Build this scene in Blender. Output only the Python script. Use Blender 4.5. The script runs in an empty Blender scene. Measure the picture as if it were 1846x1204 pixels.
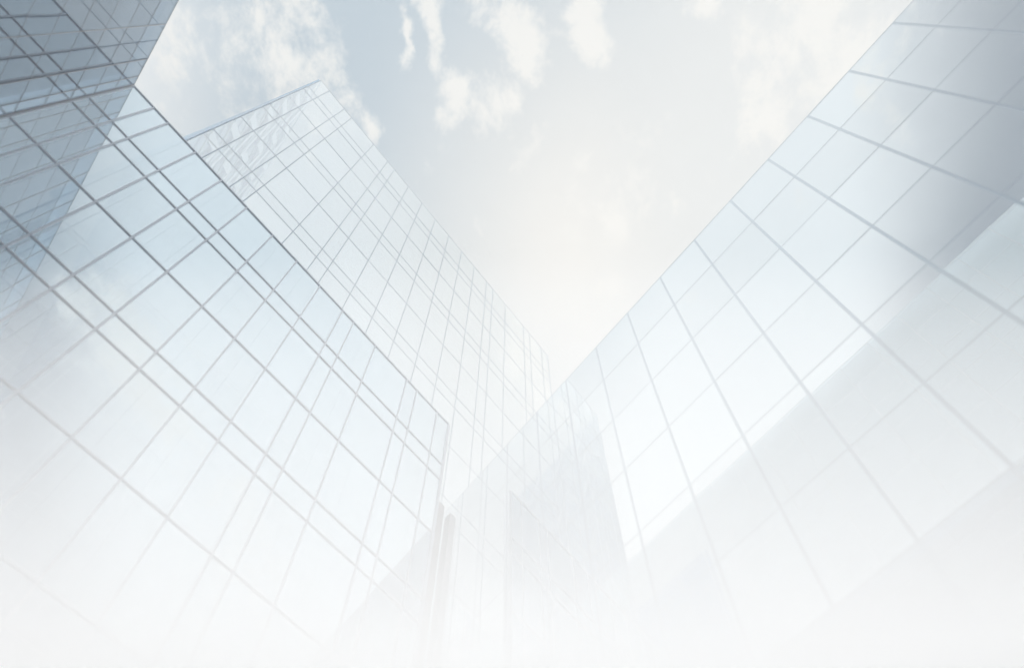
import bpy, bmesh, math, random
from mathutils import Vector, Matrix
R = math.radians
S = bpy.context.scene
COL = S.collection
random.seed(7)

# ------------------------------------------------------------------ camera
CAM_Z = 1.6
F_PX, W_PX, H_PX, CX, CY, PY = 1705.4, 1846.0, 1204.0, 923.0, 602.0, 1760.1   # measured from the vanishing points
ELEV = R(43.965)
PHI = R(44.70)                      # heading of the left facades, from straight ahead
cam = bpy.data.cameras.new('camera')
cam.sensor_fit = 'HORIZONTAL'; cam.sensor_width = 36.0
cam.lens = F_PX / W_PX * 36.0
cam.shift_y = (PY - CY) / W_PX      # shift lens: raised, as for architecture
cam.clip_start = 0.05; cam.clip_end = 6000
cam.dof.use_dof = True; cam.dof.focus_distance = 100.0; cam.dof.aperture_fstop = 0.2
co = bpy.data.objects.new('camera', cam); COL.objects.link(co)
co.location = (0, 0, CAM_Z); co.rotation_euler = (math.pi/2 + ELEV, 0, 0)
S.camera = co

# ------------------------------------------------------------------ render settings
S.view_settings.view_transform = 'Standard'; S.view_settings.look = 'None'
S.view_settings.gamma = 1.0; S.view_settings.exposure = 0.3; S.view_settings.use_curve_mapping = False
cy = S.cycles
cy.max_bounces = 28; cy.glossy_bounces = 20; cy.transmission_bounces = 4; cy.diffuse_bounces = 3
cy.transparent_max_bounces = 40; cy.volume_bounces = 10
cy.use_denoising = True
cy.sample_clamp_indirect = 6.0

# ------------------------------------------------------------------ sun and sky
SUN_P = Vector((0.033, 0.080, 1.0)).normalized()      # very high, a little right of straight ahead
VEIL_P = Vector((0.060, 0.155, 1.0)).normalized()     # brightest part of the thin cloud
sun_elev = math.asin(SUN_P.z); sun_az = math.atan2(SUN_P.x, SUN_P.y)
sl = bpy.data.lights.new('sun', 'SUN'); sl.energy = 5.0; sl.angle = R(0.53); sl.color = (1.0, 0.975, 0.945)
so = bpy.data.objects.new('sun', sl); COL.objects.link(so)
so.rotation_euler = (-SUN_P).to_track_quat('-Z', 'Y').to_euler(); so.location = SUN_P * 300

class NT:
    """small helper for writing node trees"""
    def __init__(self, nt): self.nt = nt; nt.nodes.clear()
    def n(self, typ, **kw):
        nd = self.nt.nodes.new(typ)
        for k, v in kw.items():
            if k.startswith('i_'):
                nd.inputs[k[2:].replace('_', ' ')].default_value = v
            else: setattr(nd, k, v)
        return nd
    def l(self, a, b): self.nt.links.new(a, b)
    def math(self, op, a, b=None, c=None, clamp=False):
        m = self.nt.nodes.new('ShaderNodeMath'); m.operation = op; m.use_clamp = clamp
        for i, x in enumerate((a, b, c)):
            if x is None: continue
            if isinstance(x, (int, float)): m.inputs[i].default_value = x
            else: self.l(x, m.inputs[i])
        return m.outputs[0]
    def remap(self, v, a, b, c=0.0, d=1.0, smooth=True):
        m = self.nt.nodes.new('ShaderNodeMapRange'); m.clamp = True
        if smooth: m.interpolation_type = 'SMOOTHSTEP'
        self.l(v, m.inputs['Value'])
        for k, x in zip(('From Min', 'From Max', 'To Min', 'To Max'), (a, b, c, d)): m.inputs[k].default_value = x
        return m.outputs[0]
    def mix(self, f, a, b):
        m = self.nt.nodes.new('ShaderNodeMix'); m.data_type = 'RGBA'; m.clamp_factor = True
        for sock, x in ((m.inputs[0], f), (m.inputs[6], a), (m.inputs[7], b)):
            if isinstance(x, (int, float)): sock.default_value = x
            elif isinstance(x, tuple): sock.default_value = (*x, 1.0)
            else: self.l(x, sock)
        return m.outputs[2]

world = bpy.data.worlds.new('World'); S.world = world; world.use_nodes = True
t = NT(world.node_tree)
out = t.n('ShaderNodeOutputWorld'); bg = t.n('ShaderNodeBackground')
t.l(bg.outputs[0], out.inputs['Surface'])
tc = t.n('ShaderNodeTexCoord')
sky = t.n('ShaderNodeTexSky', sky_type='NISHITA', sun_disc=False, sun_elevation=sun_elev, sun_rotation=sun_az,
          air_density=1.0, dust_density=1.5, ozone_density=1.0)
skb = t.n('ShaderNodeVectorMath', operation='SCALE'); t.l(sky.outputs[0], skb.inputs[0]); skb.inputs['Scale'].default_value = 0.06
blue = t.mix(0.7, skb.outputs[0], (0.045, 0.085, 0.115))
sep = t.n('ShaderNodeSeparateXYZ'); t.l(tc.outputs['Generated'], sep.inputs[0])
zc = t.math('MAXIMUM', sep.outputs[2], 0.04)
px = t.math('DIVIDE', sep.outputs[0], zc); pyy = t.math('DIVIDE', sep.outputs[1], zc)
P = t.n('ShaderNodeCombineXYZ'); t.l(px, P.inputs[0]); t.l(pyy, P.inputs[1])       # position on a flat cloud deck
def noise(scale, detail=6.0, rough=0.55, offset=(0, 0, 0), stretch=(1, 1, 1), dist=0.0):
    mp = t.n('ShaderNodeMapping'); mp.inputs['Location'].default_value = offset; mp.inputs['Scale'].default_value = stretch
    t.l(P.outputs[0], mp.inputs[0])
    nz = t.n('ShaderNodeTexNoise'); nz.inputs['Scale'].default_value = scale; nz.inputs['Detail'].default_value = detail
    nz.inputs['Roughness'].default_value = rough; nz.inputs['Distortion'].default_value = dist
    t.l(mp.outputs[0], nz.inputs['Vector']); return nz
# thin high veil: covers the sky ahead and overhead, breaks up into clear blue behind
veil_n = noise(3.2, 5, 0.55, (4.1, 2.2, 0))
veil_edge = t.math('ADD', pyy, t.math('MULTIPLY', t.math('SUBTRACT', veil_n.outputs[0], 0.5), 0.10))
veil_edge = t.math('ADD', veil_edge, t.math('MULTIPLY', t.math('ABSOLUTE', px), 0.30))
veil = t.math('MAXIMUM', t.remap(veil_edge, -0.385, -0.235, 0.0, 1.0), t.remap(veil_edge, -0.40, -0.52, 0.0, 1.0))
dotn = t.n('ShaderNodeVectorMath', operation='DOT_PRODUCT'); t.l(tc.outputs['Generated'], dotn.inputs[0]); dotn.inputs[1].default_value = VEIL_P
ang = t.math('ARCCOSINE', t.math('MINIMUM', dotn.outputs['Value'], 0.999999))
ang = t.math('ADD', ang, t.math('MULTIPLY', t.math('SUBTRACT', veil_n.outputs[0], 0.5), 0.07))
glow = t.remap(ang, 0.0, 0.24, 1.0, 0.0)             # forward scattering in the veil round the sun
veil_col = t.mix(glow, (0.275, 0.362, 0.425), (0.675, 0.655, 0.61))
side = t.remap(px, -0.01, 0.19, 0.0, 0.85)            # brighter, milkier to the right
veil_col = t.mix(side, veil_col, (0.62, 0.625, 0.605))
left = t.remap(px, -0.16, -0.34, 0.0, 0.9)              # and low on the left
veil_col = t.mix(left, veil_col, (0.68, 0.69, 0.68))
back = t.remap(pyy, -0.02, -0.15, 0.0, 0.9)            # and thicker again beyond the zenith
veil_col = t.mix(back, veil_col, (0.68, 0.72, 0.74))
skyc = t.mix(t.math('MULTIPLY', veil, 0.93), blue, veil_col)
# broken low clouds
warp = noise(15.0, 8, 0.65, (1.3, 7.7, 0))
wv = t.n('ShaderNodeVectorMath', operation='SUBTRACT'); t.l(warp.outputs['Color'], wv.inputs[0]); wv.inputs[1].default_value = (0.5, 0.5, 0.5)
ws = t.n('ShaderNodeVectorMath', operation='SCALE'); t.l(wv.outputs[0], ws.inputs[0]); ws.inputs['Scale'].default_value = 0.05
wp = t.n('ShaderNodeVectorMath', operation='ADD'); t.l(P.outputs[0], wp.inputs[0]); t.l(ws.outputs[0], wp.inputs[1])
BLOBS = [  # x, y, rx, ry, angle, weight
    (-0.170, 0.034, 0.060, 0.038, 20, 0.9), (-0.146, 0.016, 0.036, 0.016, 25, 0.85), (-0.185, 0.060, 0.03, 0.028, 0, 0.6),
    (-0.060, 0.018, 0.011, 0.026, -4, 1.0), (-0.064, 0.001, 0.016, 0.012, 0, 0.9), (-0.086, 0.026, 0.0055, 0.017, 4, 0.95),
    (0.002, 0.014, 0.030, 0.017, 10, 1.05), (0.012, 0.032, 0.016, 0.022, 0, 0.95), (-0.02, 0.004, 0.022, 0.012, 0, 0.9),
    (0.062, 0.016, 0.016, 0.020, -25, 1.05), (0.050, 0.002, 0.014, 0.010, 0, 0.9),
    (-0.044, 0.056, 0.016, 0.026, 10, 0.95), (-0.012, 0.058, 0.028, 0.022, -25, 1.0), (0.016, 0.082, 0.024, 0.012, -40, 0.7),
    (-0.112, 0.073, 0.010, 0.009, 0, 0.8),
    (-0.262, 0.050, 0.05, 0.05, 0, 0.55), (-0.26, 0.0, 0.05, 0.03, 0, 0.5),
    (0.225, 0.020, 0.055, 0.026, 10, 0.95), (0.200, 0.058, 0.030, 0.034, -30, 0.9), (0.25, 0.05, 0.05, 0.05, 0, 0.9),
    (0.14, 0.002, 0.02, 0.008, 0, 0.8), (0.09, 0.13, 0.05, 0.05, 0, 0.7),
    (0.24, -0.34, 0.09, 0.05, 20, 0.9), (-0.02, -0.28, 0.08, 0.03, 0, 0.5), (0.40, -0.27, 0.10, 0.05, 0, 0.8),
]
acc = None
for (bx, by, rx, ry, a, wgt) in BLOBS:
    mp = t.n('ShaderNodeMapping', vector_type='TEXTURE')
    mp.inputs['Location'].default_value = (bx, by, 0); mp.inputs['Rotation'].default_value = (0, 0, R(a)); mp.inputs['Scale'].default_value = (rx*1.75, ry*1.75, 1)
    t.l(wp.outputs[0], mp.inputs[0])
    ln = t.n('ShaderNodeVectorMath', operation='LENGTH'); t.l(mp.outputs[0], ln.inputs[0])
    v = t.remap(ln.outputs['Value'], 0.0, 1.0, wgt, 0.0)
    acc = v if acc is None else t.math('MAXIMUM', acc, v)
cn = noise(24.0, 12, 0.68, (3.0, 1.0, 0), dist=0.15)
dens = t.math('ADD', acc, t.math('MULTIPLY', t.math('SUBTRACT', cn.outputs[0], 0.5), 2.9))
cover = t.remap(dens, 0.30, 1.0, 0.0, 0.86)
cloud_col = t.mix(glow, (0.66, 0.65, 0.615), (0.68, 0.665, 0.625))
final = t.mix(cover, skyc, cloud_col)
t.l(final, bg.inputs['Color']); bg.inputs['Strength'].default_value = 1.0

# ------------------------------------------------------------------ materials
def mat(name):
    m = bpy.data.materials.new(name); m.use_nodes = True; return m, NT(m.node_tree)
def glass(name, refl, tint_r, tint_t, wav=0.0012, rough=0.0):
    """coated glass: partly mirror, partly see-through, stronger mirror at a slant"""
    m, t = mat(name)
    o = t.n('ShaderNodeOutputMaterial'); mx = t.n('ShaderNodeMixShader'); gl = t.n('ShaderNodeBsdfGlossy'); tr = t.n('ShaderNodeBsdfTransparent')
    info = t.n('ShaderNodeObjectInfo'); geo = t.n('ShaderNodeNewGeometry')
    lw = t.n('ShaderNodeLayerWeight', i_Blend=0.5)
    slant = t.math('POWER', lw.outputs['Facing'], 4.0)
    fac = t.math('ADD', refl, t.math('MULTIPLY', slant, 1.0 - refl))
    vary = t.math('ADD', 0.965, t.math('MULTIPLY', info.outputs['Random'], 0.05))
    cr = t.n('ShaderNodeVectorMath', operation='SCALE'); cr.inputs[0].default_value = tint_r; t.l(vary, cr.inputs['Scale'])
    t.l(cr.outputs[0], gl.inputs['Color']); gl.inputs['Roughness'].default_value = rough
    tr.inputs['Color'].default_value = (*tint_t, 1)
    nz = t.n('ShaderNodeTexNoise'); nz.inputs['Scale'].default_value = 0.35; nz.inputs['Detail'].default_value = 1.0
    t.l(geo.outputs['Position'], nz.inputs['Vector'])
    bp = t.n('ShaderNodeBump'); bp.inputs['Strength'].default_value = 1.0; bp.inputs['Distance'].default_value = wav
    t.l(nz.outputs[0], bp.inputs['Height']); t.l(bp.outputs[0], gl.inputs['Normal'])
    t.l(fac, mx.inputs[0]); t.l(tr.outputs[0], mx.inputs[1]); t.l(gl.outputs[0], mx.inputs[2])
    t.l(mx.outputs[0], o.inputs['Surface']); return m
def clear(name):
    m, t = mat(name); o = t.n('ShaderNodeOutputMaterial'); tr = t.n('ShaderNodeBsdfTransparent')
    tr.inputs['Color'].default_value = (0.97, 0.985, 0.99, 1); t.l(tr.outputs[0], o.inputs['Surface']); return m
def solid(name, c, rough=0.5, metal=0.0, var=0.12, scale=1.5, bump=0.0):
    m, t = mat(name); o = t.n('ShaderNodeOutputMaterial'); b = t.n('ShaderNodeBsdfPrincipled')
    geo = t.n('ShaderNodeNewGeometry'); nz = t.n('ShaderNodeTexNoise'); nz.inputs['Scale'].default_value = scale; nz.inputs['Detail'].default_value = 5
    t.l(geo.outputs['Position'], nz.inputs['Vector'])
    k0 = tuple(x*(1-var) for x in c); k1 = tuple(min(1, x*(1+var)) for x in c)
    t.l(t.mix(nz.outputs[0], k0, k1), b.inputs['Base Color'])
    b.inputs['Roughness'].default_value = rough; b.inputs['Metallic'].default_value = metal
    if bump:
        bp = t.n('ShaderNodeBump'); bp.inputs['Strength'].default_value = 0.6; bp.inputs['Distance'].default_value = bump
        t.l(nz.outputs[0], bp.inputs['Height']); t.l(bp.outputs[0], b.inputs['Normal'])
    t.l(b.outputs[0], o.inputs['Surface']); return m
def volume(name, c, density, aniso):
    m, t = mat(name); o = t.n('ShaderNodeOutputMaterial'); v = t.n('ShaderNodeVolumePrincipled')
    v.inputs['Color'].default_value = (*c, 1); v.inputs['Density'].default_value = density; v.inputs['Anisotropy'].default_value = aniso
    t.l(v.outputs[0], o.inputs['Volume']); return m

G_BLOCK = glass('glass_silver_blue', 0.82, (0.72, 0.815, 0.87), (0.80, 0.87, 0.90))
G_TOWER = glass('glass_pale', 0.47, (0.97, 0.99, 0.99), (0.95, 0.98, 0.985))
G_RIGHT = glass('glass_silver', 0.88, (0.93, 0.958, 0.965), (0.75, 0.82, 0.86))
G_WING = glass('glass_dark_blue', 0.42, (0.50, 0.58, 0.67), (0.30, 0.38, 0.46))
G_SLAB = glass('glass_dull_blue', 0.55, (0.81, 0.90, 0.95), (0.80, 0.88, 0.93))
CLEAR = clear('glass_inner_face')
ALU = solid('anodised_aluminium', (0.50, 0.545, 0.61), 0.38, 0.55, 0.06, 3.0)
ALU_LIGHT = solid('light_aluminium', (0.60, 0.66, 0.71), 0.30, 0.75, 0.05, 3.0)
ALU_BRIGHT = solid('polished_aluminium', (0.68, 0.735, 0.78), 0.20, 0.88, 0.04, 3.0)
ALU_BLUE = solid('blue_grey_aluminium', (0.29, 0.37, 0.45), 0.5, 0.1, 0.06, 3.0)
ALU_DARK = solid('dark_aluminium', (0.13, 0.14, 0.17), 0.45, 0.4, 0.08, 3.0)
LINE = solid('slate_blue_joint', (0.40, 0.45, 0.50), 0.9, 0, 0.1, 1.0)
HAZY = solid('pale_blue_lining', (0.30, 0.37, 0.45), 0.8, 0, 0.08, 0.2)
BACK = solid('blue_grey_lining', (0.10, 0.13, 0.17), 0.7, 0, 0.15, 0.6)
PALE = solid('pale_steel', (0.48, 0.58, 0.64), 0.55, 0.2, 0.06, 1.0)
BRACE = solid('blue_grey_steel', (0.17, 0.31, 0.43), 0.8, 0.0, 0.06, 1.0)
STONE = solid('warm_grey_stone', (0.28, 0.265, 0.265), 0.8, 0, 0.18, 2.2, 0.01)
BASE = solid('granite_plinth', (0.22, 0.22, 0.23), 0.6, 0, 0.2, 6.0, 0.004)

# ------------------------------------------------------------------ mesh helpers
def box(bm, x0, x1, y0, y1, z0, z1, mi=None):
    vs = [bm.verts.new(p) for p in ((x0,y0,z0),(x1,y0,z0),(x1,y1,z0),(x0,y1,z0),(x0,y0,z1),(x1,y0,z1),(x1,y1,z1),(x0,y1,z1))]
    fs = [bm.faces.new([vs[i] for i in q]) for q in ((0,1,5,4),(1,2,6,5),(2,3,7,6),(3,0,4,7),(4,5,6,7),(3,2,1,0))]
    if mi:
        for i, f in enumerate(fs): f.material_index = mi[0] if i == 0 else mi[1]
    return fs
def bar(bm, a, b, w, d):
    """a flat bar from a to b, w wide in the wall plane (local XZ or YZ), d deep"""
    a = Vector(a); b = Vector(b); ax = (b-a).normalized()
    nrm = Vector((1,0,0)) if abs(ax.x) < 0.2 else Vector((0,1,0))
    s = ax.cross(nrm).normalized()*w/2; n = nrm*d/2
    v = [bm.verts.new(p) for p in (a-s-n, a+s-n, a+s+n, a-s+n, b-s-n, b+s-n, b+s+n, b-s+n)]
    for q in ((0,1,5,4),(1,2,6,5),(2,3,7,6),(3,0,4,7),(4,5,6,7),(3,2,1,0)): bm.faces.new([v[i] for i in q])
def obj(name, bm, mats, parent=None, bevel=0.0):
    if bevel: bmesh.ops.bevel(bm, geom=bm.edges[:], offset=bevel, segments=1, affect='EDGES')
    bmesh.ops.recalc_face_normals(bm, faces=bm.faces[:])
    me = bpy.data.meshes.new(name); bm.to_mesh(me); bm.free()
    for m in (mats if isinstance(mats, (list, tuple)) else [mats]): me.materials.append(m)
    o = bpy.data.objects.new(name, me); COL.objects.link(o)
    if parent is not None: o.parent = parent
    return o
def thing(name, loc, rz, label, cat, group=None):
    o = bpy.data.objects.new(name, None); COL.objects.link(o); o.empty_display_size = 2
    o.location = loc; o.rotation_euler = (0, 0, rz); o['label'] = label; o['category'] = cat
    if group: o['group'] = group
    return o
def tag(o, **kw):
    for k, v in kw.items(): o[k] = v
    return o

ca, sa = math.cos(PHI), math.sin(PHI)
dA = Vector((sa, ca, 0)); nA = Vector((-ca, sa, 0))
def project(p):
    """pixel of a world point (used only to rank panes by their size in the picture)"""
    v = p - Vector((0, 0, CAM_Z))
    fx = v.y*math.cos(ELEV) + v.z*math.sin(ELEV); uy = -v.y*math.sin(ELEV) + v.z*math.cos(ELEV)
    if fx < 0.5: return None
    return (CX + F_PX*v.x/fx, PY - F_PX*uy/fx)
def shown_area(M, x0, x1, z0, z1):
    n = 6; tot = 0
    for i in range(n):
        for j in range(n):
            a = [project(M @ Vector((x0+(x1-x0)*(i+di)/n, 0, z0+(z1-z0)*(j+dj)/n))) for di, dj in ((0,0),(1,0),(1,1),(0,1))]
            if None in a: continue
            cx_ = sum(q[0] for q in a)/4; cy_ = sum(q[1] for q in a)/4
            if not (-5 < cx_ < W_PX+5 and -5 < cy_ < H_PX+5): continue
            tot += abs(sum(a[k][0]*a[(k+1)%4][1]-a[(k+1)%4][0]*a[k][1] for k in range(4)))/2
    return tot

def facade(root, xs, zs, g, frame, mw, md, tw, td, thick_ends=True, top=None, frame_top=None):
    """curtain wall in the root's local XZ plane, outside towards -Y: panes, mullions, transoms"""
    xs = sorted(xs); zs = sorted(zs)
    M = Matrix.Translation(root.location) @ Matrix.Rotation(root.rotation_euler.z, 4, 'Z')
    cells = []
    for i in range(len(xs)-1):
        for j in range(len(zs)-1):
            cells.append((shown_area(M, xs[i], xs[i+1], zs[j], zs[j+1]), i, j))
    cells.sort(reverse=True)
    rest = bmesh.new(); nrest = 0
    for k, (a, i, j) in enumerate(cells):
        e = 0.004
        bm = rest if k >= 100 else bmesh.new()
        x0, x1, z0, z1 = xs[i]+e, xs[i+1]-e, zs[j]+e, zs[j+1]-e
        fs = box(bm, x0, x1, 0.0, 0.028, z0, z1, (0, 1))
        ax = random.gauss(0, 1)*0.0006; az = random.gauss(0, 1)*0.0006      # panes never hang perfectly true
        cxm, czm = (x0+x1)/2, (z0+z1)/2
        for f in fs:
            for v in f.verts:
                if not v.tag:
                    v.co.y += ax*(v.co.x-cxm) + az*(v.co.z-czm); v.tag = True
        if k < 100: obj('glass_pane', bm, [g, CLEAR], root)
        else: nrest += 1
    if nrest: tag(obj('glazing', rest, [g, CLEAR], root), kind='stuff')
    else: rest.free()
    for i, x in enumerate(xs):
        bm = bmesh.new(); w = mw*(1.25 if i in (0, len(xs)-1) else 1.0)
        box(bm, x-w/2, x+w/2, -md, 0.09, zs[0]-0.01, zs[-1]-0.006)
        obj('mullion', bm, frame, root)
    for j, z in enumerate(zs):
        bm = bmesh.new(); w = tw*(1.2 if j == len(zs)-1 else 1.0); d = td*(1.15 if j == len(zs)-1 else 1.0)
        box(bm, xs[0]-mw*0.45, xs[-1]+mw*0.45, -d, 0.082, z-w/2, z+w/2)
        obj('transom', bm, frame_top if (frame_top and j == len(zs)-1) else frame, root)

# ------------------------------------------------------------------ ground
bm = bmesh.new()
bmesh.ops.create_grid(bm, x_segments=4, y_segments=4, size=1500)
gm, t = mat('grey_paving')
o_ = t.n('ShaderNodeOutputMaterial'); b_ = t.n('ShaderNodeBsdfPrincipled'); g_ = t.n('ShaderNodeNewGeometry')
br = t.n('ShaderNodeTexBrick'); br.inputs['Scale'].default_value = 1.0; br.inputs['Brick Width'].default_value = 0.9; br.inputs['Row Height'].default_value = 0.6
br.inputs['Mortar Size'].default_value = 0.006
br.inputs['Color1'].default_value = (0.30, 0.30, 0.30, 1); br.inputs['Color2'].default_value = (0.25, 0.25, 0.26, 1); br.inputs['Mortar'].default_value = (0.14, 0.14, 0.14, 1)
t.l(g_.outputs['Position'], br.inputs['Vector']); t.l(br.outputs['Color'], b_.inputs['Base Color']); b_.inputs['Roughness'].default_value = 0.75
t.l(b_.outputs[0], o_.inputs['Surface'])
tag(obj('paving', bm, gm), kind='structure')

# ------------------------------------------------------------------ buildings
D = 20.0                    # metres from the camera to the left block's facade plane
def Z(v): return v*D + CAM_Z
RZ_A = math.pi/2 - PHI      # local X = dA, local Y = nA
H_A = 4.1426*D

# near left block: a sheet of silver-blue glass in front of the tower
blk = thing('glass_block', nA*D, RZ_A, 'low glass block with thick grey mullions filling the left, roofline stepping below the pale tower', 'office building', 'glass office buildings')
U_A = [-0.7055, -0.6337, -0.5818, -0.4812, -0.3806, -0.2796, -0.1736, -0.0714, 0.0299, 0.1328, 0.1835, 0.2859, 0.4410, 0.4915, 0.5951, 0.6544]
Z_A = [4.1426, 3.6752, 3.5262, 3.0603, 2.5909, 2.4457, 1.9750, 1.506, 1.357, 0.89]
facade(blk, [u*D for u in U_A], [Z(z) for z in Z_A], G_BLOCK, ALU, 0.09, 0.05, 0.11, 0.055)
bm = bmesh.new(); box(bm, U_A[0]*D+0.02, U_A[-1]*D-0.02, -0.05, 0.5, 0, Z(0.89)-0.09); obj('plinth', bm, BASE, blk)
bm = bmesh.new(); box(bm, U_A[-1]*D+0.099, U_A[-1]*D+0.20, 0.0, 0.55, 0, Z(4.1426)-0.03); obj('end_post', bm, ALU, blk)

# wing that turns the corner towards the viewer: dark blue glass
DE = 0.7071*D
wing = thing('glass_wing', -dA*DE, math.atan2(nA.y, nA.x), 'dark blue glass wing in the top left corner, meeting the low block', 'office building', 'glass office buildings')
N_E = [-1.0, -0.9, -0.8, -0.7, -0.6, -0.5, -0.4, -0.3, -0.2, -0.1, 0.0, 0.10, 0.20, 0.31, 0.42, 0.51, 0.60, 0.70, 0.803, 0.912, 0.968, 0.996]
Z_E = [4.1426-0.2095*k for k in range(0, 14)]
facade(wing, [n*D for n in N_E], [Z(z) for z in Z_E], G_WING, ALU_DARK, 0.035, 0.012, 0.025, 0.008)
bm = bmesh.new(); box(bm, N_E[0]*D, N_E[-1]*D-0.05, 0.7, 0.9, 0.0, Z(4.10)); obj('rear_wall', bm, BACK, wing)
bm = bmesh.new(); box(bm, N_E[0]*D, N_E[-1]*D-0.05, -0.02, 0.5, 0.0, Z(Z_E[-1])-0.06); obj('plinth', bm, BASE, wing)

# pale tower behind
DC = 1.25*D
twr = thing('glass_tower', nA*DC, RZ_A, 'tall pale glass tower with thin mullions and a sharp top corner against the clouds', 'skyscraper', 'glass office buildings')
U_C = [-0.5198, -0.4599, -0.3537, -0.3001, -0.1385, -0.032, 0.02, 0.128, 0.236, 0.345, 0.457, 0.565, 0.674, 0.782, 0.838, 0.949, 1.116, 1.173, 1.284, 1.346]
Z_C = [7.3368, 6.8571, 6.6862, 6.2026, 5.7035, 5.5407, 5.0641, 4.5625, 4.4048, 3.93, 3.425, 3.266, 2.80, 2.32, 2.16, 1.68, 1.20]
facade(twr, [u*DC for u in U_C], [(z*DC+CAM_Z) for z in Z_C], G_TOWER, ALU_BLUE, 0.065, 0.022, 0.065, 0.016, frame_top=ALU)
bm = bmesh.new(); box(bm, U_C[0]*DC+0.02, U_C[-1]*DC-0.02, -0.04, 0.5, 0, Z_C[-1]*DC+CAM_Z-0.07); obj('plinth', bm, BASE, twr)
# left side wall of the tower, seen through the front glass: braced with zigzag bars
HC = Z_C[0]*DC + CAM_Z; XC = U_C[0]*DC
bm = bmesh.new(); box(bm, XC-0.30, XC-0.14, 0.12, 22.0, HC-95, HC-0.10)
side = obj('side_wall', bm, glass('glass_side', 0.12, (0.62, 0.78, 0.88), (0.48, 0.70, 0.86)), twr)
for k in range(9):
    bm = bmesh.new(); z0 = HC - 5.2 - 10.0*k
    for i in range(4):
        y0 = 0.4 + 5.2*i
        bar(bm, (XC+0.10, y0, z0-4.8), (XC+0.10, y0+2.6, z0+4.6), 0.85, 0.12)
        bar(bm, (XC+0.10, y0+2.6, z0+4.6), (XC+0.10, y0+5.2, z0-4.8), 0.85, 0.12)
    box(bm, XC+0.02, XC+0.18, 0.2, 21.8, z0+4.65, z0+5.05)
    obj('brace', bm, BRACE, side)
# slim tapering fin beyond the corner
bm = bmesh.new()
pts = [(XC-0.12, HC-0.05), (XC-0.12, HC*0.40), (XC-0.50, HC*0.40)]
fr = [bm.verts.new((x, 0.10, z)) for x, z in pts]; bk = [bm.verts.new((x, 0.34, z)) for x, z in pts]
bm.faces.new(fr); bm.faces.new(bk[::-1])
for i in range(3): bm.faces.new((fr[i], bk[i], bk[(i+1)%3], fr[(i+1)%3]))
obj('corner_fin', bm, glass('glass_fin', 0.2, (0.88, 0.93, 0.95), (0.90, 0.94, 0.965)), twr)

# right tower
DB = 0.83*D
rgt = thing('glass_tower', dA*DB, math.atan2(-nA.y, -nA.x), 'silver glass tower with large square panes filling the whole right side', 'skyscraper', 'glass office buildings')
U_B = [-1.088, -0.9133, -0.7384, -0.5653, -0.3903, -0.2156, -0.0409, 0.1334, 0.3073, 0.4825, 0.6579, 0.833, 1.019, 1.182, 1.345, 1.490]
Z_B = [4.7707, 4.2740, 3.7682, 3.2614, 2.7581, 2.255, 1.752, 1.249]
facade(rgt, [-u*DB for u in U_B], [(z*DB+CAM_Z) for z in Z_B], G_RIGHT, ALU_BRIGHT, 0.125, 0.010, 0.085, 0.007)
bm = bmesh.new(); box(bm, -U_B[-1]*DB+0.02, -U_B[0]*DB-0.02, -0.03, 0.5, 0, Z_B[-1]*DB+CAM_Z-0.05); obj('plinth', bm, BASE, rgt)

# stone pier in the slot between the left block and the right tower
pb = nA*(1.20*D) + dA*(0.800*D)
pier = thing('stone_pier', pb, RZ_A, 'slim warm grey stone pier in the slot between the low block and the right tower', 'pier')
bm = bmesh.new(); box(bm, -0.30, 0.30, -0.35, 0.35, 0, 0.83*D*4.77+CAM_Z); obj('shaft', bm, STONE, pier, 0.03)
bm = bmesh.new(); box(bm, -0.40, -0.302, -0.15, 0.15, 0, 0.83*D*4.72); obj('edge_strip', bm, ALU, pier)

# office slab further left, behind the wing: seen mirrored in the right tower
off = thing('glass_slab', -dA*(1.45*D) - nA*(3.2*D), math.atan2(nA.y, nA.x), 'tall blue grey glass slab behind the dark wing, mirrored as the darker lower part of the right tower', 'office building', 'glass office buildings')
facade(off, [D*0.235*k for k in range(0, 23)], [D*8.25*(1-0.06*k) + CAM_Z for k in range(0, 12)], G_SLAB, LINE, 0.10, 0.01, 0.10, 0.006)
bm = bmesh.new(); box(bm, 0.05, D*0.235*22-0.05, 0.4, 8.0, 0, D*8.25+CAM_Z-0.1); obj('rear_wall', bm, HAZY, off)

# ------------------------------------------------------------------ air
bm = bmesh.new(); box(bm, -170, 170, -120, 190, -1.0, 210)
tag(obj('haze', bm, volume('haze', (0.97, 0.98, 1.0), 0.0014, 0.2)), kind='stuff', label='thin bright haze filling the air between the glass buildings', category='haze')
# added fog wedge, its top sloped so the lower view fades to white
a_, s_, y1, k_ = 3.6, 0.72, 14.0, 1.53
bm = bmesh.new()
prof = [(s_, -0.5), (y1, -0.5), (y1, CAM_Z+a_+k_*y1), (s_, CAM_Z+a_+k_*s_)]
L = [bm.verts.new((-40, y, z)) for y, z in prof]; Rr = [bm.verts.new((40, y, z)) for y, z in prof]
bm.faces.new(L); bm.faces.new(Rr[::-1])
for i in range(4): bm.faces.new((L[i], L[(i+1)%4], Rr[(i+1)%4], Rr[i]))
tag(obj('fade_fog', bm, volume('fog', (0.994, 0.997, 1.0), 0.17, 0.2)), kind='stuff', label='dense white fog wedge added low in the street to fade the lower view to white', category='fog')
